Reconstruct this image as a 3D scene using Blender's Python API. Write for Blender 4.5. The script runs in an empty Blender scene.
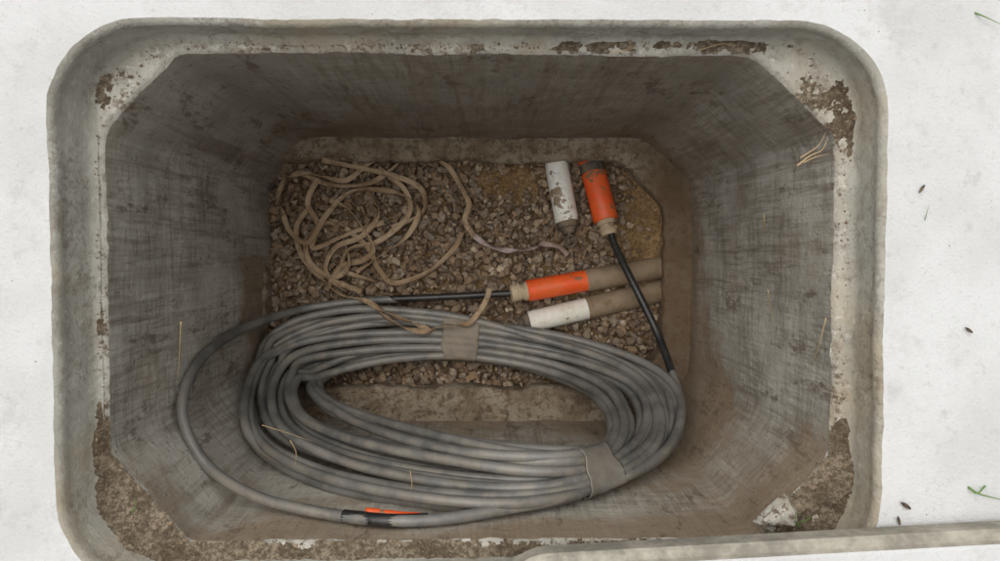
import bpy, bmesh, math, random
import numpy as np
from mathutils import Vector, Matrix, Euler, noise
random.seed(7); rng=np.random.default_rng(7)
scene=bpy.context.scene

# ------------------------------------------------------------------ camera
F=800.0
cam_d=bpy.data.cameras.new("camera"); cam=bpy.data.objects.new("camera",cam_d)
scene.collection.objects.link(cam); scene.camera=cam
cam_d.sensor_width=36; cam_d.lens=F/1000*36; cam_d.clip_start=0.02; cam_d.clip_end=500
rot=Euler((-math.atan(30.5/F),-math.atan(13/F),0),'XYZ')
cam.location=(0,0,1.0); cam.rotation_euler=rot
RM=rot.to_matrix()
def P(px,py,z):
    """survey helper: plan position of a photographed point at height z"""
    d=RM@Vector((px-500,280.5-py,-F)); k=(z-1.0)/d.z
    return Vector((d.x*k,d.y*k,z))

# ------------------------------------------------------------------ light
w=bpy.data.worlds.new("World"); scene.world=w; w.use_nodes=True
nt=w.node_tree; bg=nt.nodes["Background"]
sky=nt.nodes.new("ShaderNodeTexSky"); sky.sky_type='NISHITA'; sky.sun_disc=False
EL,AZ=math.radians(70),math.radians(330)
sky.sun_elevation=EL; sky.sun_rotation=AZ; sky.dust_density=4; sky.air_density=1.0
hs=nt.nodes.new("ShaderNodeHueSaturation"); hs.inputs['Saturation'].default_value=0.12
nt.links.new(sky.outputs[0],hs.inputs['Color']); nt.links.new(hs.outputs[0],bg.inputs[0])
bg.inputs[1].default_value=0.15
sd=bpy.data.lights.new("sun",'SUN'); sd.energy=1.5; sd.angle=math.radians(80); sd.color=(1,.97,.92)
so=bpy.data.objects.new("sun",sd); scene.collection.objects.link(so)
sv=Vector((math.sin(AZ)*math.cos(EL),math.cos(AZ)*math.cos(EL),math.sin(EL)))
so.rotation_euler=sv.to_track_quat('Z','Y').to_euler(); so.location=(0,0,5)
scene.view_settings.view_transform='Standard'; scene.view_settings.look='None'; scene.view_settings.exposure=0

# ------------------------------------------------------------------ material kit
class M:
    def __init__(s,name,rough=.85,spec=.3):
        s.m=bpy.data.materials.new(name); s.m.use_nodes=True; s.t=s.m.node_tree
        s.b=s.t.nodes["Principled BSDF"]; s.b.inputs['Roughness'].default_value=rough
        s.b.inputs['Specular IOR Level'].default_value=spec
        s.tc=s.t.nodes.new("ShaderNodeTexCoord"); s.g=s.t.nodes.new("ShaderNodeNewGeometry")
    def l(s,a,b): s.t.links.new(a,b)
    def noise(s,scale,detail=4,rough=.6,stretch=None,seed=0,dist=0):
        mp=s.t.nodes.new("ShaderNodeMapping"); s.l(s.tc.outputs['Object'],mp.inputs[0])
        mp.inputs['Location'].default_value=(seed*1.7,seed*.9,seed*2.3)
        if stretch: mp.inputs['Scale'].default_value=stretch
        n=s.t.nodes.new("ShaderNodeTexNoise"); n.inputs['Scale'].default_value=scale
        n.inputs['Detail'].default_value=min(detail,4); n.inputs['Roughness'].default_value=rough
        n.inputs['Distortion'].default_value=dist
        s.l(mp.outputs[0],n.inputs['Vector']); return n.outputs['Fac']
    def ramp(s,fac,a,b,lo=0.,hi=1.):
        r=s.t.nodes.new("ShaderNodeMapRange"); r.interpolation_type='SMOOTHSTEP'
        s.l(fac,r.inputs[0])
        for i,v in zip((1,2,3,4),(a,b,lo,hi)): r.inputs[i].default_value=v
        return r.outputs[0]
    def math(s,op,a,b):
        n=s.t.nodes.new("ShaderNodeMath"); n.operation=op
        for i,v in enumerate((a,b)):
            if isinstance(v,(int,float)): n.inputs[i].default_value=v
            else: s.l(v,n.inputs[i])
        return n.outputs[0]
    def mix(s,fac,a,b,blend='MIX'):
        n=s.t.nodes.new("ShaderNodeMix"); n.data_type='RGBA'; n.blend_type=blend
        if isinstance(fac,(int,float)): n.inputs[0].default_value=fac
        else: s.l(fac,n.inputs[0])
        for i,v in ((6,a),(7,b)):
            if isinstance(v,tuple): n.inputs[i].default_value=(*v,1)
            else: s.l(v,n.inputs[i])
        return n.outputs[2]
    def z(s):
        n=s.t.nodes.new("ShaderNodeSeparateXYZ"); s.l(s.g.outputs['Position'],n.inputs[0]); return n.outputs
    def nrm(s):
        n=s.t.nodes.new("ShaderNodeSeparateXYZ"); s.l(s.g.outputs['Normal'],n.inputs[0]); return n.outputs
    def attr(s,name):
        n=s.t.nodes.new("ShaderNodeAttribute"); n.attribute_name=name; return n.outputs['Color']
    def col(s,c):
        if isinstance(c,tuple): s.b.inputs['Base Color'].default_value=(*c,1)
        else: s.l(c,s.b.inputs['Base Color'])
    def bump(s,h,st=.4,d=.002):
        n=s.t.nodes.new("ShaderNodeBump"); n.inputs['Strength'].default_value=st; n.inputs['Distance'].default_value=d
        s.l(h,n.inputs['Height']); s.l(n.outputs[0],s.b.inputs['Normal'])

# pavement concrete
m=M("pale_concrete",.95,.15)
c=m.mix(m.ramp(m.noise(5),.35,.65),(.61,.605,.59),(.69,.69,.68))
c=m.mix(m.ramp(m.noise(150,4,.7),.30,.44,.30,0),c,(.38,.37,.34))
c=m.mix(m.ramp(m.noise(45,4,.7,seed=3),.27,.42,.35,0),c,(.40,.385,.35))
c=m.mix(m.ramp(m.noise(14,4,.75,seed=9),.52,.72,0,.35),c,(.43,.415,.38))
m.col(c); m.bump(m.noise(220,4,.75),.9,.003); MAT_PAVE=m.m

# lip / ledge concrete
def rimmat(name,a,b,stain,light,mott):
    m=M(name,.9,.2)
    c=m.mix(m.ramp(m.noise(7,4,.65),.35,.65),a,b)
    big=m.noise(5,4,.6,seed=4)
    c=m.mix(m.ramp(big,.46,.68,0,.6),c,(.38,.31,.205))
    c=m.mix(m.ramp(m.noise(24,4,.75,seed=2),.50,.70,0,stain),c,(.19,.145,.10))
    c=m.mix(m.math('MULTIPLY',m.ramp(m.noise(90,4,.8,seed=12),.48,.62,0,mott),m.ramp(m.noise(8,3,.6,seed=31),.42,.60,.1,1)),c,(.13,.09,.06))
    c=m.mix(m.ramp(m.noise(80,4,.7,seed=6),.56,.70,0,light),c,(.62,.60,.54))
    m.col(c); m.bump(m.noise(120,4,.75),.7,.003); return m.m
MAT_LIP=rimmat("worn_shaded_lip_concrete",(.31,.295,.25),(.43,.415,.36),.45,.35,.45)  # ledge concrete again on a darker base, painting in the recess side's shade
MAT_RIM=rimmat("worn_ledge_concrete",(.36,.34,.29),(.52,.495,.43),.75,.7,.95)

# wall concrete
m=M("cast_pit_concrete",.92,.15)
c=m.mix(m.ramp(m.noise(6,4,.68),.3,.7),(.38,.36,.31),(.54,.515,.45))
lines=m.noise(1,3,.75,(110,110,7),1)
cross=m.noise(1,3,.75,(9,9,100),2)
pres=m.ramp(m.noise(5,2,.6,seed=21),.38,.62,.25,1)
c=m.mix(m.math('MULTIPLY',m.ramp(lines,.36,.60,.55,0),pres),c,(.18,.155,.115))
c=m.mix(m.math('MULTIPLY',m.ramp(cross,.34,.58,.5,0),pres),c,(.17,.14,.10))
# long drip streaks running down
drip=m.noise(1,4,.7,(30,30,1.6),41)
c=m.mix(m.ramp(drip,.52,.68,0,.55),c,(.17,.13,.09))
c=m.mix(m.ramp(m.noise(1,3,.7,(55,55,2.2),43),.60,.72,0,.4),c,(.62,.59,.52))
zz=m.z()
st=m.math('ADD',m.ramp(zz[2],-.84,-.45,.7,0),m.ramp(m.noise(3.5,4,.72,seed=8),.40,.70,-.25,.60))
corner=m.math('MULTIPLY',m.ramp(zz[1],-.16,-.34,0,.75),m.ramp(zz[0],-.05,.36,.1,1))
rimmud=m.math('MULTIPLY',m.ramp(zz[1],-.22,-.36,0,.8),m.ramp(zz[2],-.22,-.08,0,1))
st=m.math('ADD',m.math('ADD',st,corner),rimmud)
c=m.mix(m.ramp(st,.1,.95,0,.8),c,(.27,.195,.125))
c=m.mix(m.ramp(m.nrm()[1],-.95,-.3,.55,0),c,(.19,.15,.105))  # far wall darkened by its facing, shade put into the concrete colour
c=m.mix(m.ramp(m.noise(16,4,.85,(1,1,.35),11),.55,.66,0,.7),c,(.14,.105,.075))
c=m.mix(m.ramp(m.noise(60,3,.8,seed=17),.58,.70,0,.55),c,(.13,.10,.07))
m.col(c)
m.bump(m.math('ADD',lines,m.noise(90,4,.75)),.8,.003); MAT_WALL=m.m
m=M("muddy_base_concrete",.95,.1)
c=m.mix(m.ramp(m.noise(14,4,.7),.35,.65),(.20,.15,.10),(.34,.285,.21))
c=m.mix(m.ramp(m.noise(45,4,.75,seed=5),.48,.62,0,.8),c,(.12,.085,.055))
c=m.mix(m.ramp(m.z()[0],.30,.40,0,.75),c,(.15,.10,.06))
m.col(c); m.bump(m.noise(80,4,.8),1,.006); MAT_BASE=m.m

# soil
def soilmat(name,a,b,dark):
    m=M(name,1,.05)
    c=m.mix(m.ramp(m.noise(18,4,.75),.35,.65),a,b)
    c=m.mix(m.ramp(m.noise(140,4,.75,seed=3),.42,.60,.75,0),c,dark)
    c=m.mix(m.ramp(m.noise(260,3,.6,seed=8),.60,.72,0,.6),c,(.46,.40,.30))
    m.col(c); m.bump(m.noise(160,4,.8),1,.006); return m.m
MAT_SOIL=soilmat("damp_soil",(.17,.13,.088),(.36,.295,.21),(.085,.062,.042))
MAT_SAND=soilmat("sandy_soil",(.28,.175,.08),(.42,.275,.14),(.15,.095,.045))
MAT_GRASSG=soilmat("turf_ground",(.05,.08,.03),(.09,.11,.05),(.03,.04,.02))

m=M("crushed_stone",.9,.2)
c=m.mix(m.ramp(m.noise(90,4,.7),.3,.7,0,.6),m.attr("tint"),(.23,.16,.105))
c=m.mix(m.ramp(m.noise(300,3,.6,seed=2),.6,.75,0,.5),c,(.46,.38,.28))
m.col(c); m.bump(m.noise(200,3,.7),.5,.0015); MAT_STONE=m.m

def dusty(name,base,base2,dust,rough=.55,amt=.7,spec=.4,muds=.0,mud=(.20,.135,.075),sc=26):
    m=M(name,rough,spec)
    c=m.mix(m.ramp(m.noise(14,4,.6),.35,.65),base,base2)
    up=m.ramp(m.nrm()[2],.1,.95,0,amt)
    d=m.math('MULTIPLY',up,m.ramp(m.noise(22,4,.7,seed=5),.36,.64))
    c=m.mix(d,c,dust)
    c=m.mix(m.ramp(m.noise(70,4,.75,seed=7),.54,.66,0,.5),c,tuple(v*.7 for v in dust))
    if muds: c=m.mix(m.ramp(m.noise(sc,4,.75,seed=12),.62-muds*.2,.66-muds*.2,0,.93),c,mud)
    m.col(c); return m.m
MAT_CABLE=dusty("grey_cable_sheath",(.095,.094,.088),(.175,.17,.158),(.27,.23,.175),.42,.6,.5)
MAT_BLACK=dusty("black_cable_sheath",(.012,.012,.013),(.02,.02,.02),(.10,.085,.065),.35,.25)
MAT_TAPE=dusty("brown_binding_tape",(.16,.13,.095),(.22,.18,.135),(.27,.225,.165),.6,.6)
MAT_TAPEG=dusty("grey_binding_tape",(.12,.11,.095),(.18,.165,.145),(.24,.21,.165),.5,.6)
MAT_ORANGE=dusty("orange_plastic",(.80,.085,.012),(.88,.12,.02),(.55,.17,.06),.45,.35,.4,.12)
MAT_WHITE=dusty("white_plastic",(.74,.72,.64),(.82,.81,.76),(.62,.54,.38),.5,.35,.4,.36,(.24,.165,.09),20)
MAT_WHITE2=dusty("dirty_white_plastic",(.70,.67,.57),(.80,.78,.72),(.56,.48,.33),.5,.35,.4,.22,(.24,.17,.095),14)
MAT_MUD=dusty("muddy_pipe",(.19,.135,.085),(.26,.19,.125),(.31,.235,.155),.8,.6,.2,.2)
MAT_COLLAR=dusty("tan_coupling",(.44,.34,.22),(.54,.44,.31),(.33,.25,.16),.6,.4,.3,.3)
MAT_RUBBER=dusty("muddy_rubber",(.06,.05,.04),(.10,.08,.06),(.25,.18,.11),.7,.7)
m=M("woven_pull_tape",.8,.2)
c=m.mix(m.ramp(m.noise(14,4,.6),.35,.65),(.27,.18,.105),(.42,.31,.20))
c=m.mix(m.ramp(m.noise(40,4,.7,seed=3),.50,.66,0,.75),c,(.18,.12,.07))
m.col(c); MAT_WEB=m.m
m=M("faded_pull_tape",.8,.2); c=m.mix(m.ramp(m.noise(30,4,.6),.35,.65),(.26,.18,.145),(.42,.34,.32)); m.col(c); MAT_WEB2=m.m
m=M("dry_straw",.8,.2); m.col(m.mix(m.noise(60),(.36,.25,.13),(.50,.38,.22))); MAT_STRAW=m.m
m=M("green_blade",.7,.2); m.col(m.mix(m.noise(60),(.10,.20,.04),(.20,.30,.09))); MAT_BLADE=m.m
m=M("cover_edge_concrete",.85,.25)
c=m.mix(m.ramp(m.noise(20,4,.7),.35,.65),(.24,.22,.18),(.42,.39,.32)); m.col(c); m.bump(m.noise(150,4,.7),.5,.002); MAT_EDGE=m.m

def add(name,verts,faces,mat,smooth=False,parent=None,cols=None):
    me=bpy.data.meshes.new(name); me.from_pydata([tuple(v) for v in verts],[],[tuple(f) for f in faces]); me.update()
    ms=mat if isinstance(mat,(list,tuple)) else [mat]
    for q in ms: me.materials.append(q)
    if smooth: me.polygons.foreach_set("use_smooth",[True]*len(me.polygons))
    if cols is not None:
        a=me.color_attributes.new("tint",'FLOAT_COLOR','POINT'); a.data.foreach_set("color",np.asarray(cols,dtype=np.float32).ravel())
    o=bpy.data.objects.new(name,me); scene.collection.objects.link(o)
    if parent: o.parent=parent
    return o
def empty(name):
    o=bpy.data.objects.new(name,None); scene.collection.objects.link(o); return o

# ------------------------------------------------------------------ outlines
ZL=-.07; ZF=-.83; ZR=-.765
def oct_planes(l,r,t,b,cut):
    return [(l,t-cut[0][1]),(l+cut[0][0],t),(r-cut[1][0],t),(r,t-cut[1][1]),(r,b+cut[3][1]),(r-cut[3][0],b),(l+cut[2][0],b),(l,b+cut[2][1])]
l_=P(105,290,ZL).x; r_=P(834,290,ZL).x; t_=P(460,53,ZL).y; b_=P(460,541,ZL).y
CH=((.098,.108),(.115,.105),(.105,.122),(.10,.115))
OCT=oct_planes(l_,r_,t_,b_,CH)
def planes(pts):
    out=[];n=len(pts)
    for i in range(n):
        a=np.array(pts[i]);b=np.array(pts[(i+1)%n]);d=b-a; nn=np.array((-d[1],d[0]));nn=nn/np.linalg.norm(nn)
        out.append((nn,float(nn@a)))
    return out
OP=planes(OCT)
def sd_oct(x,y,pl=None,k=0):
    pl=pl or OP
    A=np.array([n[0]*x+n[1]*y-c for n,c in pl])
    if k:
        mx=A.max(axis=0); return mx+np.log(np.exp((A-mx)*k).sum(axis=0))/k
    return A.max(axis=0)
def rrect(l,r,t,b,rad):
    cx,cy,hx,hy=(l+r)/2,(t+b)/2,(r-l)/2,(t-b)/2
    def f(x,y):
        qx=np.abs(x-cx)-hx+rad; qy=np.abs(y-cy)-hy+rad
        return np.hypot(np.maximum(qx,0),np.maximum(qy,0))+np.minimum(np.maximum(qx,qy),0)-rad
    return f
O0=(P(54,280,0).x,P(882,300,0).x,P(460,23,0).y,-.425,.112)
O1=(P(94,280,ZL).x,P(852,300,ZL).x,P(460,39,ZL).y,-.412,.105)
RR0=rrect(*O0); RR1=rrect(*O1)
CX,CY=-.02,-.07
ang=set(np.round(np.linspace(-math.pi,math.pi,420,endpoint=False),5))
for p in OCT: ang.add(round(math.atan2(p[1]-CY,p[0]-CX),5))
ang=np.array(sorted(ang)); DX,DY=np.cos(ang),np.sin(ang); NA=len(ang)
def radial(f):
    lo=np.zeros(NA);hi=np.full(NA,8.)
    for _ in range(40):
        mid=(lo+hi)/2; ins=f(CX+DX*mid,CY+DY*mid)<0
        lo=np.where(ins,mid,lo);hi=np.where(ins,hi,mid)
    return lo
def ring(f,z,jit=0,zj=0,s=0):
    r=radial(f); out=[]
    for i in range(NA):
        x,y=CX+DX[i]*r[i],CY+DY[i]*r[i]
        if jit:
            k=noise.noise(Vector((x*9,y*9,z*9+s)))*jit+noise.noise(Vector((x*45,y*45,z*45+s)))*jit*.5+noise.noise(Vector((x*140,y*140,z*140+s)))*jit*.3
            x+=DX[i]*k;y+=DY[i]*k
        zz=z+(noise.noise(Vector((x*14,y*14,s+3)))*zj+noise.noise(Vector((x*70,y*70,s+3)))*zj*.4 if zj else 0)
        out.append((x,y,zz))
    return out
def loft(name,rings,mats,midx=None,smooth=True,parent=None):
    V=[v for r in rings for v in r];Fc=[]
    for k in range(len(rings)-1):
        for i in range(NA):
            j=(i+1)%NA; Fc.append((k*NA+i,k*NA+j,(k+1)*NA+j,(k+1)*NA+i))
    return add(name,V,Fc,mats,smooth,parent)
def off(f,d): return lambda x,y:f(x,y)-d

# pavement + ground
bigr=rrect(-3,3,2.2,-2.6,.02)
rg=[]
for d in (0.004,.02,.06,.15,.4,.9): rg.append(ring(off(RR0,d),0,jit=.003 if d<.01 else 0))
rg.append(ring(bigr,0)); rg.append(ring(bigr,-.12))
loft("concrete_pavement",rg,[MAT_PAVE],smooth=False)
def farring(z,R): return [(CX+DX[i]*R,CY+DY[i]*R,z) for i in range(NA)]
loft("ground",[ring(rrect(-2.9,2.9,2.1,-2.5,.02),-.05),farring(-.05,8),farring(-.05,150)],[MAT_GRASSG],smooth=False)

# pit shell
pit=empty("concrete_utility_pit")
rings=[ring(off(RR0,.004),0,jit=.003),ring(off(RR0,.0005),-.002,jit=.003),ring(off(RR0,-.004),-.008,jit=.003)]
for q in (.2,.4,.6,.8): rings.append(ring(lambda x,y,q=q:RR0(x,y)*(1-q)+RR1(x,y)*q,-.008+(ZL+.016)*q,jit=.003))
rings+=[ring(off(RR1,.001),ZL+.008,jit=.003),ring(off(RR1,-.004),ZL+.001,jit=.003),ring(off(RR1,-.009),ZL,jit=.003)]
loft("lid_recess",rings,[MAT_LIP],parent=pit)
octf=lambda x,y: sd_oct(x,y,k=260)
loft("lid_seat_ledge",[ring(off(RR1,-.009),ZL,jit=.003),ring(off(octf,.008),ZL,jit=.003,zj=.001,s=2),ring(off(octf,.0035),ZL-.002,jit=.004,s=2),ring(octf,ZL-.008,jit=.004,s=2)],[MAT_RIM],parent=pit)
wr=[ring(octf,ZL-.008,jit=.004,s=2)]
zs=np.linspace(ZL-.02,ZF-.02,46)
for z in zs:
    q=(ZL-z)/(ZL-ZF); kk=260-150*q
    wr.append(ring(lambda x,y,q=q,kk=kk: sd_oct(x,y,k=kk)+.016*q,z,jit=.004,s=2))
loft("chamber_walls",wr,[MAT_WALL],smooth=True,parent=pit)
IN=oct_planes(P(263,290,ZR).x,P(664,290,ZR).x,P(460,161,ZR).y,P(460,388,ZR).y,((.03,.03),(.10,.10),(.07,.07),(.08,.08)))
IP=planes(IN); inf=lambda x,y: sd_oct(x,y,IP,k=160)
loft("base_flange",[ring(off(octf,.004),ZR,zj=.006),ring(off(lambda x,y:octf(x,y)*.5+inf(x,y)*.5,0),ZR,jit=.003,zj=.010),ring(off(inf,.012),ZR,jit=.006,zj=.010),ring(off(inf,.004),ZR-.002,jit=.010,zj=.010),ring(inf,ZR-.012,jit=.012,zj=.006),ring(inf,ZF-.02,jit=.006)],[MAT_BASE],parent=pit)

# ------------------------------------------------------------------ floor soil
def gmask(x,y,px,py,sx,sy,z):
    c=P(px,py,z); return math.exp(-((x-c.x)/sx)**2-((y-c.y)/sy)**2)
def smask(x,y): return 1.45*gmask(x,y,655,225,.075,.16,-.8)+.9*gmask(x,y,515,178,.10,.045,-.8)
def soil_h(x,y):
    m=smask(x,y)+.5*gmask(x,y,600,300,.12,.04,-.8)
    n=noise.noise(Vector((x*10,y*10,3)))*.010+noise.noise(Vector((x*40,y*40,1)))*.007+noise.noise(Vector((x*130,y*130,5)))*.0035
    return -.838+n+m*.033
V=[];Fc=[];nx,ny=230,150
xs=np.linspace(IN[0][0]-.02,IN[3][0]+.02,nx); ys=np.linspace(IN[5][1]-.02,IN[1][1]+.02,ny)
for y in ys:
    for x in xs: V.append((x,y,soil_h(x,y)))
for j in range(ny-1):
    for i in range(nx-1): a=j*nx+i; Fc.append((a,a+1,a+nx+1,a+nx))
add("sandy_soil",V,Fc,MAT_SAND,True)

# ------------------------------------------------------------------ stones
TEM=[]
for k in range(30):
    bm=bmesh.new(); n=random.randint(10,18)
    for i in range(n):
        v=Vector((random.gauss(0,1),random.gauss(0,1),random.gauss(0,1))).normalized()*random.uniform(.85,1.05)
        bm.verts.new((v.x*1.15,v.y*.88,v.z*.65))
    r=bmesh.ops.convex_hull(bm,input=bm.verts[:])
    bmesh.ops.delete(bm,geom=[g for g in r['geom_interior'] if isinstance(g,bmesh.types.BMVert)],context='VERTS')
    bmesh.ops.bevel(bm,geom=bm.edges[:],offset=.08,segments=1,affect='EDGES')
    bmesh.ops.triangulate(bm,faces=bm.faces[:])
    bm.verts.index_update()
    TEM.append((np.array([v.co[:] for v in bm.verts]),[tuple(v.index for v in f.verts) for f in bm.faces])); bm.free()
def stones(name,items,mat):
    V=[];Fc=[];C=[];o=0
    for (p,s,c,til) in items:
        tv,tf=random.choice(TEM)
        R=np.array(Euler((random.gauss(0,til),random.gauss(0,til),random.uniform(0,6.28))).to_matrix())
        v=(tv*s)@R.T+np.array(p); V.append(v)
        Fc+= [tuple(i+o for i in f) for f in tf]; o+=len(v)
        C+= [(*c,1)]*len(v)
    V=np.concatenate(V); return add(name,V,Fc,mat,False,None,C)
pal=[(.255,.18,.115),(.33,.245,.16),(.19,.13,.085),(.44,.35,.25),(.14,.10,.07),(.30,.20,.12),(.30,.25,.195)]
items=[]
for layer,(sp,zz,a,b) in enumerate(((.019,-.836,.010,.017),(.018,-.824,.008,.0155),(.019,-.815,.006,.0145),(.015,-.812,.003,.007))):
    x=IN[0][0]-.01
    while x<IN[3][0]+.01:
        y=IN[5][1]-.01
        while y<IN[1][1]+.01:
            xx=x+random.uniform(-.5,.5)*sp; yy=y+random.uniform(-.5,.5)*sp
            sm_=smask(xx,yy)
            if sd_oct(xx,yy,IP)<.004 and not(layer>=2 and random.random()<.25) and random.random()>min(.93,sm_*1.1-.25):
                sz=random.uniform(a,b); z=zz+random.uniform(-.005,.005)+noise.noise(Vector((xx*10,yy*10,3)))*.01+sm_*.012
                k=random.uniform(.65,1.2); c=random.choice(pal)
                items.append(((xx,yy,z),sz,tuple(min(q*k,.6) for q in c),.55))
            y+=sp
        x+=sp
stones("gravel",items,MAT_STONE)

# ------------------------------------------------------------------ soil on the seat ledge
V=[];idx={};Fc=[];step=.0032
xs=np.arange(O1[0]-.012,O1[1]+.014,step); ys=np.arange(O1[3]-.012,O1[2]+.012,step)
X,Y=np.meshgrid(xs,ys); SO=sd_oct(X,Y); SR=RR1(X,Y)
spots=[(115,500,.08,.075,.9),(180,548,.09,.04,.9),(300,556,.16,.03,.75),(440,556,.14,.026,.65),(590,556,.12,.024,.65),(700,552,.1,.024,.6),(822,95,.055,.05,.44),(842,130,.03,.05,.42),(740,48,.12,.016,.5),(815,490,.06,.07,.85),(835,440,.03,.06,.4),(760,545,.08,.03,.75),(140,75,.05,.03,.40),(600,46,.09,.012,.42),(104,95,.015,.04,.46),(450,48,.25,.008,.34),(100,330,.012,.15,.25),(845,300,.012,.12,.2),(103,430,.02,.06,.4)]
pts=[(P(a,b,ZL),c,d,e) for a,b,c,d,e in spots]
crumb=[]
for j in range(len(ys)):
    for i in range(len(xs)):
        so_,sr=SO[j,i],SR[j,i]
        if so_>-.005 and sr<.014:
            x,y=xs[i],ys[j]
            mk=sum(e*math.exp(-((x-p.x)/c)**2-((y-p.y)/d)**2) for p,c,d,e in pts)
            n=noise.fractal(Vector((x*34,y*34,2)),.6,2.2,6)*.75+noise.noise(Vector((x*230,y*230,2)))*.38+noise.noise(Vector((x*11,y*11,8)))*.5
            fall=min(1,max(0,(so_+.005)/.022)); fall=fall*fall*(3-2*fall)
            h=ZL+(-.005+ .0125*(mk+.6*n*min(1,mk*1.8+.12)))*(.4+.6*fall) -.0030*(1-fall)
            if sr>-.012: h+=.010*mk*max(0,(sr+.012)/.02)
            if random.random()<.06*min(1,mk): crumb.append((x,y,max(h,ZL)))
            idx[(i,j)]=len(V); V.append((x+random.uniform(-1,1)*.001,y+random.uniform(-1,1)*.001,h))
for (i,j),a in idx.items():
    q=[idx.get((i+1,j)),idx.get((i+1,j+1)),idx.get((i,j+1))]
    if None in q: continue
    f=(a,*q)
    if max(V[k][2] for k in f)>ZL-.001: Fc.append(f)
add("loose_soil",V,Fc,MAT_SOIL,True)
ci=[]
for (x,y,h) in crumb:
    s=random.choice((.001,.0013,.0016,.002,.0025,.004)); k=random.uniform(.5,1.3)
    ci.append(((x,y,h+s*.2),s,tuple(v*k for v in (.27,.20,.135)),1.0))
ra=radial(off(octf,.004)); rb=radial(off(RR1,-.004))
for _ in range(700):
    i=random.randrange(NA); rr=random.uniform(ra[i],max(ra[i],rb[i])); x,y=CX+DX[i]*rr,CY+DY[i]*rr
    s=random.choice((.0008,.001,.0014,.002)); k=random.uniform(.4,1.2); ci.append(((x,y,ZL+s*.3),s,tuple(v*k for v in (.25,.18,.12)),1))
for _ in range(260):
    p=P(random.uniform(300,640),random.choice((random.uniform(139,160),random.uniform(390,418))),ZR)
    s=random.uniform(.0015,.006); ci.append(((p.x,p.y,ZR+s*.3),s,(.27,.195,.12),1))
for _ in range(130):
    p=P(random.uniform(0,1000),random.uniform(0,560),0)
    if RR0(p.x,p.y)>.006:
        s=random.choice((.0006,.0007,.0008,.0012)); ci.append(((p.x,p.y,s*.3),s,(.28,.24,.19),1))
stones("soil_crumbs",ci,MAT_STONE)
c=P(778,512,ZL+.012)
bm=bmesh.new()
for v in ((-.034,-.016,0),(.026,-.02,0),(.03,.0,0),(.012,.026,0),(-.006,.012,0),(-.028,-.014,.016),(.02,-.015,.02),(.022,.0,.018),(.010,.017,.016),(0,0,.022),(-.01,-.012,.02)): bm.verts.new((v[0]+c.x,v[1]+c.y,v[2]+c.z-.008))
bmesh.ops.convex_hull(bm,input=bm.verts[:]); bmesh.ops.bevel(bm,geom=bm.edges[:],offset=.0015,segments=2,affect='EDGES')
me=bpy.data.meshes.new("stone"); bm.to_mesh(me); bm.free(); me.materials.append(MAT_RIM)
o=bpy.data.objects.new("broken_stone",me); scene.collection.objects.link(o)

# ------------------------------------------------------------------ sweep helpers
def catmull(pts,n=10):
    pts=[np.array(p,dtype=float) for p in pts]
    pts=[2*pts[0]-pts[1]]+pts+[2*pts[-1]-pts[-2]]
    out=[]
    for i in range(1,len(pts)-2):
        p0,p1,p2,p3=pts[i-1:i+3]
        for k in range(n):
            t=k/n; out.append(.5*((2*p1)+(-p0+p2)*t+(2*p0-5*p1+4*p2-p3)*t*t+(-p0+3*p1-3*p2+p3)*t**3))
    out.append(pts[-2]); return np.array(out)
def tube(path,r,seg=14):
    path=np.asarray(path); n=len(path); T=np.gradient(path,axis=0); T/=np.linalg.norm(T,axis=1)[:,None]
    rr=r if hasattr(r,'__len__') else [r]*n
    up=np.array((0,0,1.)) if abs(T[0][2])<.9 else np.array((1.,0,0))
    u=np.cross(T[0],up);u/=np.linalg.norm(u); V=[];Fc=[]
    for i in range(n):
        u=u-T[i]*(u@T[i]);u/=np.linalg.norm(u);v=np.cross(T[i],u)
        for k in range(seg):
            a=2*math.pi*k/seg; V.append(path[i]+(u*math.cos(a)+v*math.sin(a))*rr[i])
        if i:
            for k in range(seg):
                k2=(k+1)%seg; b=(i-1)*seg;c=i*seg; Fc.append((b+k,b+k2,c+k2,c+k))
    Fc.append(tuple(range(seg))[::-1]); Fc.append(tuple(range((n-1)*seg,n*seg)))
    return V,Fc
def merge(parts):
    V=[];Fc=[]
    for v,f in parts:
        o=len(V);V+=list(v);Fc+=[tuple(i+o for i in q) for q in f]
    return V,Fc
CR=.0088
def fit(px,py,z,marg=CR+.003):
    p=P(px,py,z)
    while sd_oct(p.x,p.y)+.016*(ZL-z)/(ZL-ZF)>-marg and z<-.05: z+=.003; p=P(px,py,z)
    return np.array(p)

# ------------------------------------------------------------------ coil
KEY=[((460,357),(460,322),-.775,-.775),((390,362),(385,317),-.775,-.775),((338,376),(312,326),-.755,-.76),((318,386),(264,350),-.70,-.70),
((322,396),(241,400),-.60,-.57),((348,413),(252,445),-.50,-.43),((412,431),(318,480),-.38,-.33),((490,445),(430,501),-.28,-.24),
((560,451),(530,503),-.25,-.21),((600,448),(612,482),-.30,-.27),((614,430),(666,450),-.40,-.38),((609,408),(679,408),-.52,-.52),((588,388),(652,370),-.66,-.66),((535,368),(570,340),-.75,-.77)]
NK=14
arr=np.array([[*a,*b,c,d] for a,b,c,d in KEY],dtype=float)
def key(t):
    i=int(math.floor(t))%NK; f=t-math.floor(t)
    p0,p1,p2,p3=arr[(i-1)%NK],arr[i],arr[(i+1)%NK],arr[(i+2)%NK]
    return .5*((2*p1)+(-p0+p2)*f+(2*p0-5*p1+4*p2-p3)*f*f+(-p0+3*p1-3*p2+p3)*f**3)
lanes=[(0,0),(1,0),(2,0),(3,0),(4,0),(5,0),(4.5,1),(3.5,1),(2.5,1),(1.5,1),(.5,1),(0.2,2),(1.2,2),(2.2,2),(3.2,2),(4.2,2),(5.0,1.8)]
NT=len(lanes)
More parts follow.
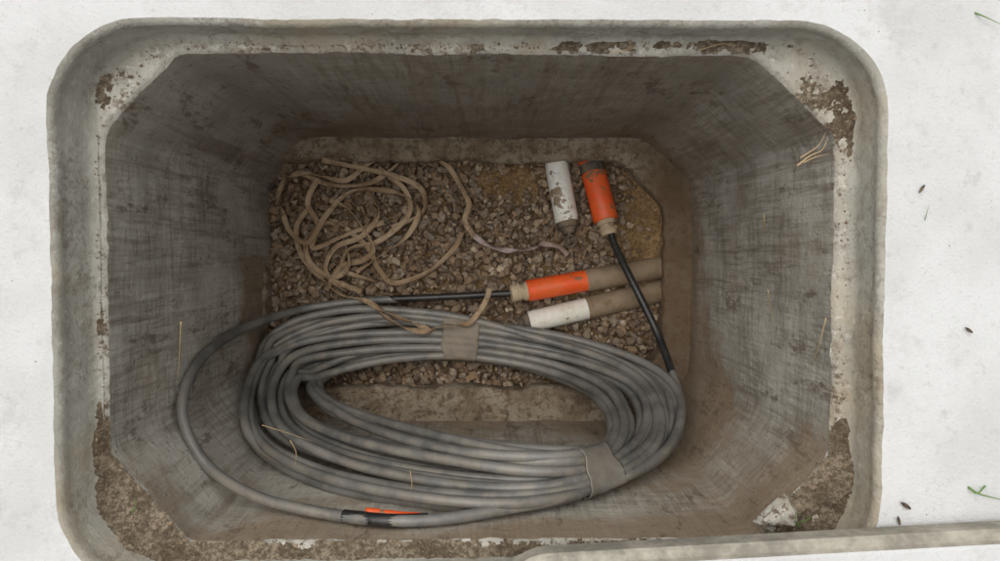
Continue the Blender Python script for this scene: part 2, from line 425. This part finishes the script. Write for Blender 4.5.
def cpos(n,t):
    la,lb=lanes[n]
    loc=((t-3.0)%NK)
    if loc>NK-3 and n+1<NT:
        f=(loc-(NK-3))/3; f=f*f*(3-2*f); la=la*(1-f)+lanes[n+1][0]*f; lb=lb*(1-f)+lanes[n+1][1]*f
    k=key(t)
    wob=(math.sin(t*.45+n*2.1)*.50+math.sin(t*.9+n*1.3)*.22)
    w=min(1,min(abs(t%NK),abs(t%NK-NK),abs(t%NK-9))/2.2)
    a=(la+wob*w)/5.0; a=min(1.06,max(-.06,a))
    px=k[0]*(1-a)+k[2]*a; py=k[1]*(1-a)+k[3]*a; z=k[4]*(1-a)+k[5]*a
    sag=noise.noise(Vector((n*3.1,t*.35,0)))*.028*w
    p0=fit(px,py,z)
    d=np.array((0,0,1.))-p0; d/=np.linalg.norm(d)
    return p0+d*(lb*.0160+sag)
coil=empty("cable_coil")
path=[];SUB=9
for n in range(NT):
    for s in range(int(NK*SUB)):
        path.append(cpos(n,3.0+s/SUB))
path=np.array(path)
for _ in range(3): path[1:-1]=(path[:-2]+2*path[1:-1]+path[2:])/4
v,f=tube(path,CR,14); add("coiled_turns",v,f,MAT_CABLE,True,coil)
LP=[(398,299,-.775),(350,302,-.765),(295,311,-.74),(240,330,-.68),(203,357,-.55),(184,392,-.40),(186,430,-.32),(212,470,-.24),(258,497,-.19),(318,512,-.16),(380,520,-.14),(440,519,-.14),(500,510,-.15),(560,498,-.18),(605,484,-.25)]
lp=catmull([fit(*q) for q in LP],12); v,f=tube(lp,CR,14); add("loose_loop",v,f,MAT_CABLE,True,coil)
LP=[(258,365,-.66),(264,345,-.70),(282,328,-.72),(312,316,-.74),(360,309,-.745),(430,313,-.745),(480,322,-.745),(530,336,-.74),(580,350,-.73)]
lp=catmull([fit(*q) for q in LP],12); v,f=tube(lp,CR,14); add("upper_turn",v,f,MAT_CABLE,True,coil)
lp=catmull([fit(*q) for q in [(390,299,-.773),(440,297,-.772),(480,295,-.768),(516,293,-.766)]],10); v,f=tube(lp,.0078,14); add("black_lead",v,f,MAT_BLACK,True,coil)
B2=[(608,222,-.765),(614,243,-.752),(624,265,-.725),(640,297,-.70),(656,330,-.685),(667,358,-.65),(673,376,-.62)]
bl=catmull([fit(*q) for q in B2],10); v,f=tube(bl,.0083,14); add("black_lead_upright",v,f,MAT_BLACK,True,coil)
G2=[(672,372,-.628),(679,395,-.57),(681,420,-.50),(668,446,-.42),(640,468,-.34),(600,480,-.27)]
v,f=tube(catmull([fit(*q) for q in G2],10),CR,14); add("tail",v,f,MAT_CABLE,True,coil)
def wrap(name,tc,half,mat,grow=.0014):
    rings=[]
    ts=np.linspace(tc-half,tc+half,17)
    ND=56
    for q,t in enumerate(ts):
        C=np.array([cpos(n,t%NK) for n in range(NT)]); C2=np.array([cpos(n,(t+.05)%NK) for n in range(NT)])
        T=(C2-C).mean(0);T/=np.linalg.norm(T); c=C.mean(0)
        u=np.cross(T,(0,0,1.));u/=np.linalg.norm(u);v=np.cross(T,u)
        L2=[((p-c)@u,(p-c)@v) for p in C]
        pts=[(a+math.cos(k*math.pi/6)*(CR+grow),b+math.sin(k*math.pi/6)*(CR+grow)) for a,b in L2 for k in range(12)]
        P2=sorted(set(map(tuple,np.round(np.array(pts),6))))
        def half_h(L):
            h=[]
            for p in L:
                while len(h)>1 and (h[-1][0]-h[-2][0])*(p[1]-h[-2][1])-(h[-1][1]-h[-2][1])*(p[0]-h[-2][0])<=0:h.pop()
                h.append(p)
            return h[:-1]
        H=half_h(P2)+half_h(P2[::-1]); hp=planes([tuple(x) for x in H[::-1]])
        r=[]
        for k in range(ND):
            a=2*math.pi*k/ND; d=np.array((math.cos(a),math.sin(a))); best=9
            for n_,c_ in hp:
                dn=n_@d
                if dn>1e-6: best=min(best,c_/dn)
            reach=0
            for (x0,y0) in L2:
                pr=x0*d[0]+y0*d[1]; pe=abs(-x0*d[1]+y0*d[0])
                if pe<CR+grow: reach=max(reach,pr+math.sqrt((CR+grow)**2-pe**2))
            if reach>0: best=best*.45+max(reach,best*.85)*.55
            best*=1+noise.noise(Vector((a*2.5,q*.35,tc)))*.03
            edge=noise.noise(Vector((a*1.5,0,tc+(0 if q<8 else 5))))*.008*(abs(q-8)/8)
            r.append(c+u*d[0]*best+v*d[1]*best+T*edge)
        rings.append(r)
    V=[p for r in rings for p in r];Fc=[]
    for i in range(len(rings)-1):
        for k in range(ND):
            k2=(k+1)%ND;Fc.append((i*ND+k,i*ND+k2,(i+1)*ND+k2,(i+1)*ND+k))
    o=add(name,V,Fc,mat,True,coil); sm=o.modifiers.new("s",'SOLIDIFY'); sm.thickness=.0012
wrap("brown_tape_wrap",0.0,.21,MAT_TAPE)
wrap("grey_tape_wrap",8.78,.30,MAT_TAPEG)
v,f=tube(catmull([fit(*q) for q in [(344,516,-.15),(362,518,-.146),(380,520,-.14),(400,520.5,-.139),(428,519.5,-.139)]],10),CR+.0009,14); add("black_tape",v,f,MAT_BLACK,True,coil)
tg=catmull([fit(*q) for q in [(366,512,-.132),(382,514,-.128),(400,516,-.126),(431,519,-.124)]],8)
V=[];Fc=[]
for i,p in enumerate(tg):
    for k in (-1,-.5,0,.5,1): V.append(p+np.array((0,k*.0058*(1 if i<20 else 1.15),.0015-.004*k*k+.001*math.sin(i*.9))))
    if i:
        for k in range(4): b=(i-1)*5+k;e=i*5+k;Fc.append((b,b+1,e+1,e))
o=add("orange_marker",V,Fc,MAT_ORANGE,True,coil); sm=o.modifiers.new("s",'SOLIDIFY'); sm.thickness=.0012
v,f=tube(catmull([fit(*q) for q in [(356,516,-.136),(376,516.5,-.131),(392,515,-.126)]],8),[.003]*17,8); add("tag_tie",v,f,MAT_BLACK,True,coil)

# ------------------------------------------------------------------ conduits
def duct(name,A,B,parts):
    par=empty(name); A=np.array(P(*A));B=np.array(P(*B)); L=np.linalg.norm(B-A); D=(B-A)/L
    for nm,t0,t1,prof,mat in parts:
        n=len(prof); path=[];rr=[]
        for k in range(n):
            path.append(A+D*L*prof[k][0]*(t1-t0)+D*L*t0); rr.append(prof[k][1])
        V=[];Fc=[]
        u=np.cross(D,(0,0,1.));u/=np.linalg.norm(u);v=np.cross(D,u);seg=32
        for i in range(n):
            for k in range(seg):
                a=2*math.pi*k/seg; V.append(path[i]+(u*math.cos(a)+v*math.sin(a))*rr[i])
            if i:
                for k in range(seg):
                    k2=(k+1)%seg;b=(i-1)*seg;c=i*seg;Fc.append((b+k,b+k2,c+k2,c+k))
        Fc.append(tuple(range(seg))[::-1]);Fc.append(tuple(range((n-1)*seg,n*seg)))
        o=add(nm,V,Fc,mat,True,par); o.data.set_sharp_from_angle(angle=math.radians(35))
    return par
def cyl(r,e=.002): return [(0,r-e),(.02,r),(.98,r),(1,r-e)]
R=.0265
duct("conduit",(567,222,-.785),(551,136,-.82),[("white_sleeve",.0,1.,cyl(R),MAT_WHITE),("end_plug",-.14,.0,[(0,.014),(.3,.017),(.5,.020),(.55,.0235),(1,.0245)],MAT_RUBBER)])
duct("conduit",(606,221,-.775),(584,136,-.825),[("orange_sleeve",.0,1.,cyl(R+.001),MAT_ORANGE),("dark_band",.55,.66,[(0,R+.002),(1,R+.002)],MAT_RUBBER),
   ("coupling",-.17,.0,[(0,.012),(.04,.019),(.35,.019),(.36,.022),(.5,.022),(.51,.018),(.7,.018),(.71,.022),(1,.022)],MAT_COLLAR)])
duct("conduit",(527,291,-.768),(690,262,-.815),[("orange_sleeve",.0,.36,cyl(.024),MAT_ORANGE),("muddy_pipe",.35,1.,cyl(.0255),MAT_MUD),
   ("coupling",-.10,.0,[(0,.010),(.05,.019),(.4,.019),(.41,.0225),(.55,.0225),(.56,.018),(.75,.018),(.76,.021),(1,.021)],MAT_COLLAR)])
duct("conduit",(529,322,-.785),(690,284,-.82),[("white_sleeve",.0,.36,cyl(.0245),MAT_WHITE2),("muddy_pipe",.35,1.,cyl(.026),MAT_MUD),("end_plug",-.055,.0,[(0,.015),(.4,.019),(.5,.022),(1,.023)],MAT_RUBBER)])
def eyebolt(parent,A,dirpx):
    A=np.array(P(*A));B=np.array(P(*dirpx));D=(B-A)/np.linalg.norm(B-A);u=np.cross(D,(0,0,1.));u/=np.linalg.norm(u)
    w_=np.cross(D,u)
    c=A+D*.022
    th=[c+(math.cos(a)*D+math.sin(a)*(u*.85+w_*.5))*.013 for a in np.linspace(0,2*math.pi,25)]
    V,Fc=merge([tube(np.array(th),.0036,8),tube(np.array([A-D*.02,A+D*.009]),.005,8),tube(np.array([A-D*.004,A+D*.004]),.011,6)])
    add("eye_bolt",V,Fc,MAT_RUBBER,False,parent)
eyebolt(bpy.data.objects["conduit"],(569,232,-.775),(571,244,-.765))
eyebolt(bpy.data.objects["conduit.003"],(519,323,-.765),(508,325,-.75))

# ------------------------------------------------------------------ pull tape tangle
def ribbon(pts,w,seed,z0=-.796,amp=.014):
    q=[]
    for i,p in enumerate(pts):
        z=p[2] if len(p)>2 else z0+abs(noise.noise(Vector((i*.8,seed,0))))*amp*2
        jx,jy=(random.uniform(-2.5,2.5),random.uniform(-2.5,2.5)) if 0<i<len(pts)-1 else (0,0)
        q.append(np.array(P(p[0]+jx,p[1]+jy,z)))
    c=catmull(q,14); n=len(c)
    T=np.gradient(c,axis=0);T/=np.linalg.norm(T,axis=1)[:,None]
    V=[];Fc=[]
    for i in range(n):
        s=np.cross(T[i],(0,0,1.));s/=np.linalg.norm(s)+1e-9; v=np.cross(s,T[i])
        a=noise.noise(Vector((i*.028,seed*3,9)))*3.4
        d=s*math.cos(a)+v*math.sin(a); m_=v*math.cos(a)-s*math.sin(a)
        for k in (-1,-.4,.4,1): V.append(c[i]+d*w*k/2+m_*.0006*(1-k*k))
        if i:
            for k in range(3): b=(i-1)*4+k;e=i*4+k;Fc.append((b,b+1,e+1,e))
    return V,Fc
W=.0125
RB=[[(283,215),(277,197),(286,178),(303,172),(326,178),(348,180),(366,165),(385,156),(405,153),(428,157),(448,168),(462,185),(468,205),(465,222),(474,236)],
[(283,215),(292,234),(310,244),(330,214),(352,194),(382,188),(404,196),(419,212),(408,236),(380,256),(356,272)],
[(300,172),(330,186),(364,186),(386,174),(404,158)],
[(322,160,-.755),(352,166),(396,178),(420,192),(422,212),(392,228)],
[(304,238),(310,260),(334,276),(350,262),(340,232),(318,226),(304,250),(322,276),(362,292)],
[(352,158),(366,186),(376,212),(362,234),(336,248),(326,272),(346,292)],
[(345,228),(368,246),(378,270),(396,284),(428,272),(452,252),(462,232)],
[(310,206),(298,226),(302,256),(322,280),(342,294,-.75),(366,303,-.735),(392,315,-.72),(414,323,-.715),(430,331,-.712)],
[(490,288,-.765),(484,303,-.745),(474,318,-.722),(462,323,-.715),(444,328,-.712),(424,330,-.712),(398,322,-.718),(374,308,-.735)],
[(378,168),(404,190),(406,214),(378,240),(350,250),(344,272),(374,282)],
[(318,178),(310,204),(320,226),(312,250),(346,232),(384,222)],
[(330,200),(350,214),(372,246),(364,262),(340,268),(326,290)]]
V,Fc=merge([ribbon(p,W,i+1) for i,p in enumerate(RB)])
o=add("pull_tape",V,Fc,MAT_WEB,True); sm=o.modifiers.new("s",'SOLIDIFY'); sm.thickness=.001
V,Fc=ribbon([(474,236),(486,244),(500,249),(516,251),(532,246),(546,243),(558,246),(568,255)],.0125,31,-.793)
o=add("pull_tape",V,Fc,MAT_WEB2,True); sm=o.modifiers.new("s",'SOLIDIFY'); sm.thickness=.001

# ------------------------------------------------------------------ straws, twigs, blades
def blades(name,lst,mat):
    parts=[]
    for pts,r in lst:
        c=catmull([np.array(P(*p)) for p in pts],6); n=len(c); parts.append(tube(c,[r*(1-.8*i/n) for i in range(n)],6))
    V,Fc=merge(parts); add(name,V,Fc,mat,True)
blades("dry_grass",[([(797,166,-.05),(810,156,-.05),(822,150,-.055),(828,138,-.06)],.0014),([(803,163,-.05),(816,157,-.04),(829,154,-.05)],.0011),([(800,158,-.05),(818,146,-.05),(826,132,-.06)],.0010),
 ([(181,322,-.10),(180,345,-.14),(178,380,-.2)],.0012),([(768,290,-.15),(771,312,-.2),(771,335,-.26)],.0010),([(826,318,-.075),(819,345,-.1),(812,365,-.14)],.0010),
 ([(262,425,-.36),(285,432,-.36),(312,441,-.36)],.001),([(410,470,-.22),(412,485,-.2),(410,498,-.18)],.0009),([(764,215,-.3),(765,250,-.38),(770,285,-.42)],.0012),
 ([(290,440,-.3),(296,452,-.3),(295,465,-.3)],.001),([(610,54,-.06),(626,50,-.055),(645,45,-.06)],.0008),([(700,50,-.065),(722,44,-.06),(735,47,-.06)],.0008)],MAT_STRAW)
blades("grass_blades",[([(975,13,.0),(985,17,.008),(1004,26,.01)],.0012),([(968,487,.0),(980,494,.01),(1004,500,.008)],.0016),([(985,486,.0),(978,493,.012),(972,492,.012)],.0012),
 ([(925,220,.0),(927,212,.008),(930,204,.004)],.0006),([(796,524,-.06),(806,520,-.045),(812,516,-.04)],.0012),([(800,528,-.06),(795,520,-.04),(797,512,-.03)],.0012),([(132,512,-.055),(136,505,-.04),(134,498,-.035)],.001)],MAT_BLADE)
for (px,py,s) in ((921,189,.006),(968,330,.006),(905,505,.008),(898,520,.006)):
    c=P(px,py,.002); V=[];Fc=[]
    for i in range(5):
        for k in (-1,0,1):
            t=(i-2)/2; wd=s*.35*(1-t*t*.8); a=px*.1
            x=t*s;y=k*wd; V.append((c.x+x*math.cos(a)-y*math.sin(a),c.y+x*math.sin(a)+y*math.cos(a),c.z+abs(k)*.002+.001*t*t))
    for i in range(4):
        for k in range(2): a_=i*3+k;Fc.append((a_,a_+1,a_+4,a_+3))
    add("dead_leaf",V,Fc,MAT_SOIL)

# ------------------------------------------------------------------ lifted cover slab lying across the near side
ZT=.05
A=P(492,560,ZT);B=P(1000,532,ZT); dr=(B-A);dr.z=0;dr.normalize(); nrm_=Vector((dr.y,-dr.x,0))
Lx,Ly,rc=1.03,.70,.07
def outline(ins,z):
    pts=[]
    for cx,cy,a0 in ((Lx-rc,rc,-90),(Lx-rc,Ly-rc,0),(rc,Ly-rc,90),(rc,rc,180)):
        for k in range(9):
            a=math.radians(a0+k*90/8); x=cx+math.cos(a)*(rc-ins);y=cy+math.sin(a)*(rc-ins)
            pts.append(A+dr*x+nrm_*y+Vector((0,0,z-ZT)))
    return pts
prof=[(.016,.003),(.0,.012),(0,ZT-.012),(.004,ZT-.008),(.012,ZT-.006),(.015,ZT-.001),(.019,ZT)]
V=[];Fc=[]
for ins,z in prof: V+=outline(ins,z)
n=36
for i in range(len(prof)-1):
    for k in range(n): k2=(k+1)%n;Fc.append((i*n+k,i*n+k2,(i+1)*n+k2,(i+1)*n+k))
Fc.append(tuple(range(n))[::-1]);Fc.append(tuple(range((len(prof)-1)*n,len(prof)*n)))
o=add("concrete_cover_slab",V,Fc,[MAT_EDGE,MAT_PAVE],False)
o.data.polygons[-1].material_index=1
for k in range(5*n,6*n): o.data.polygons[k].material_index=1
bm=bmesh.new();bm.from_mesh(o.data);bmesh.ops.recalc_face_normals(bm,faces=bm.faces[:]);bm.to_mesh(o.data);bm.free()
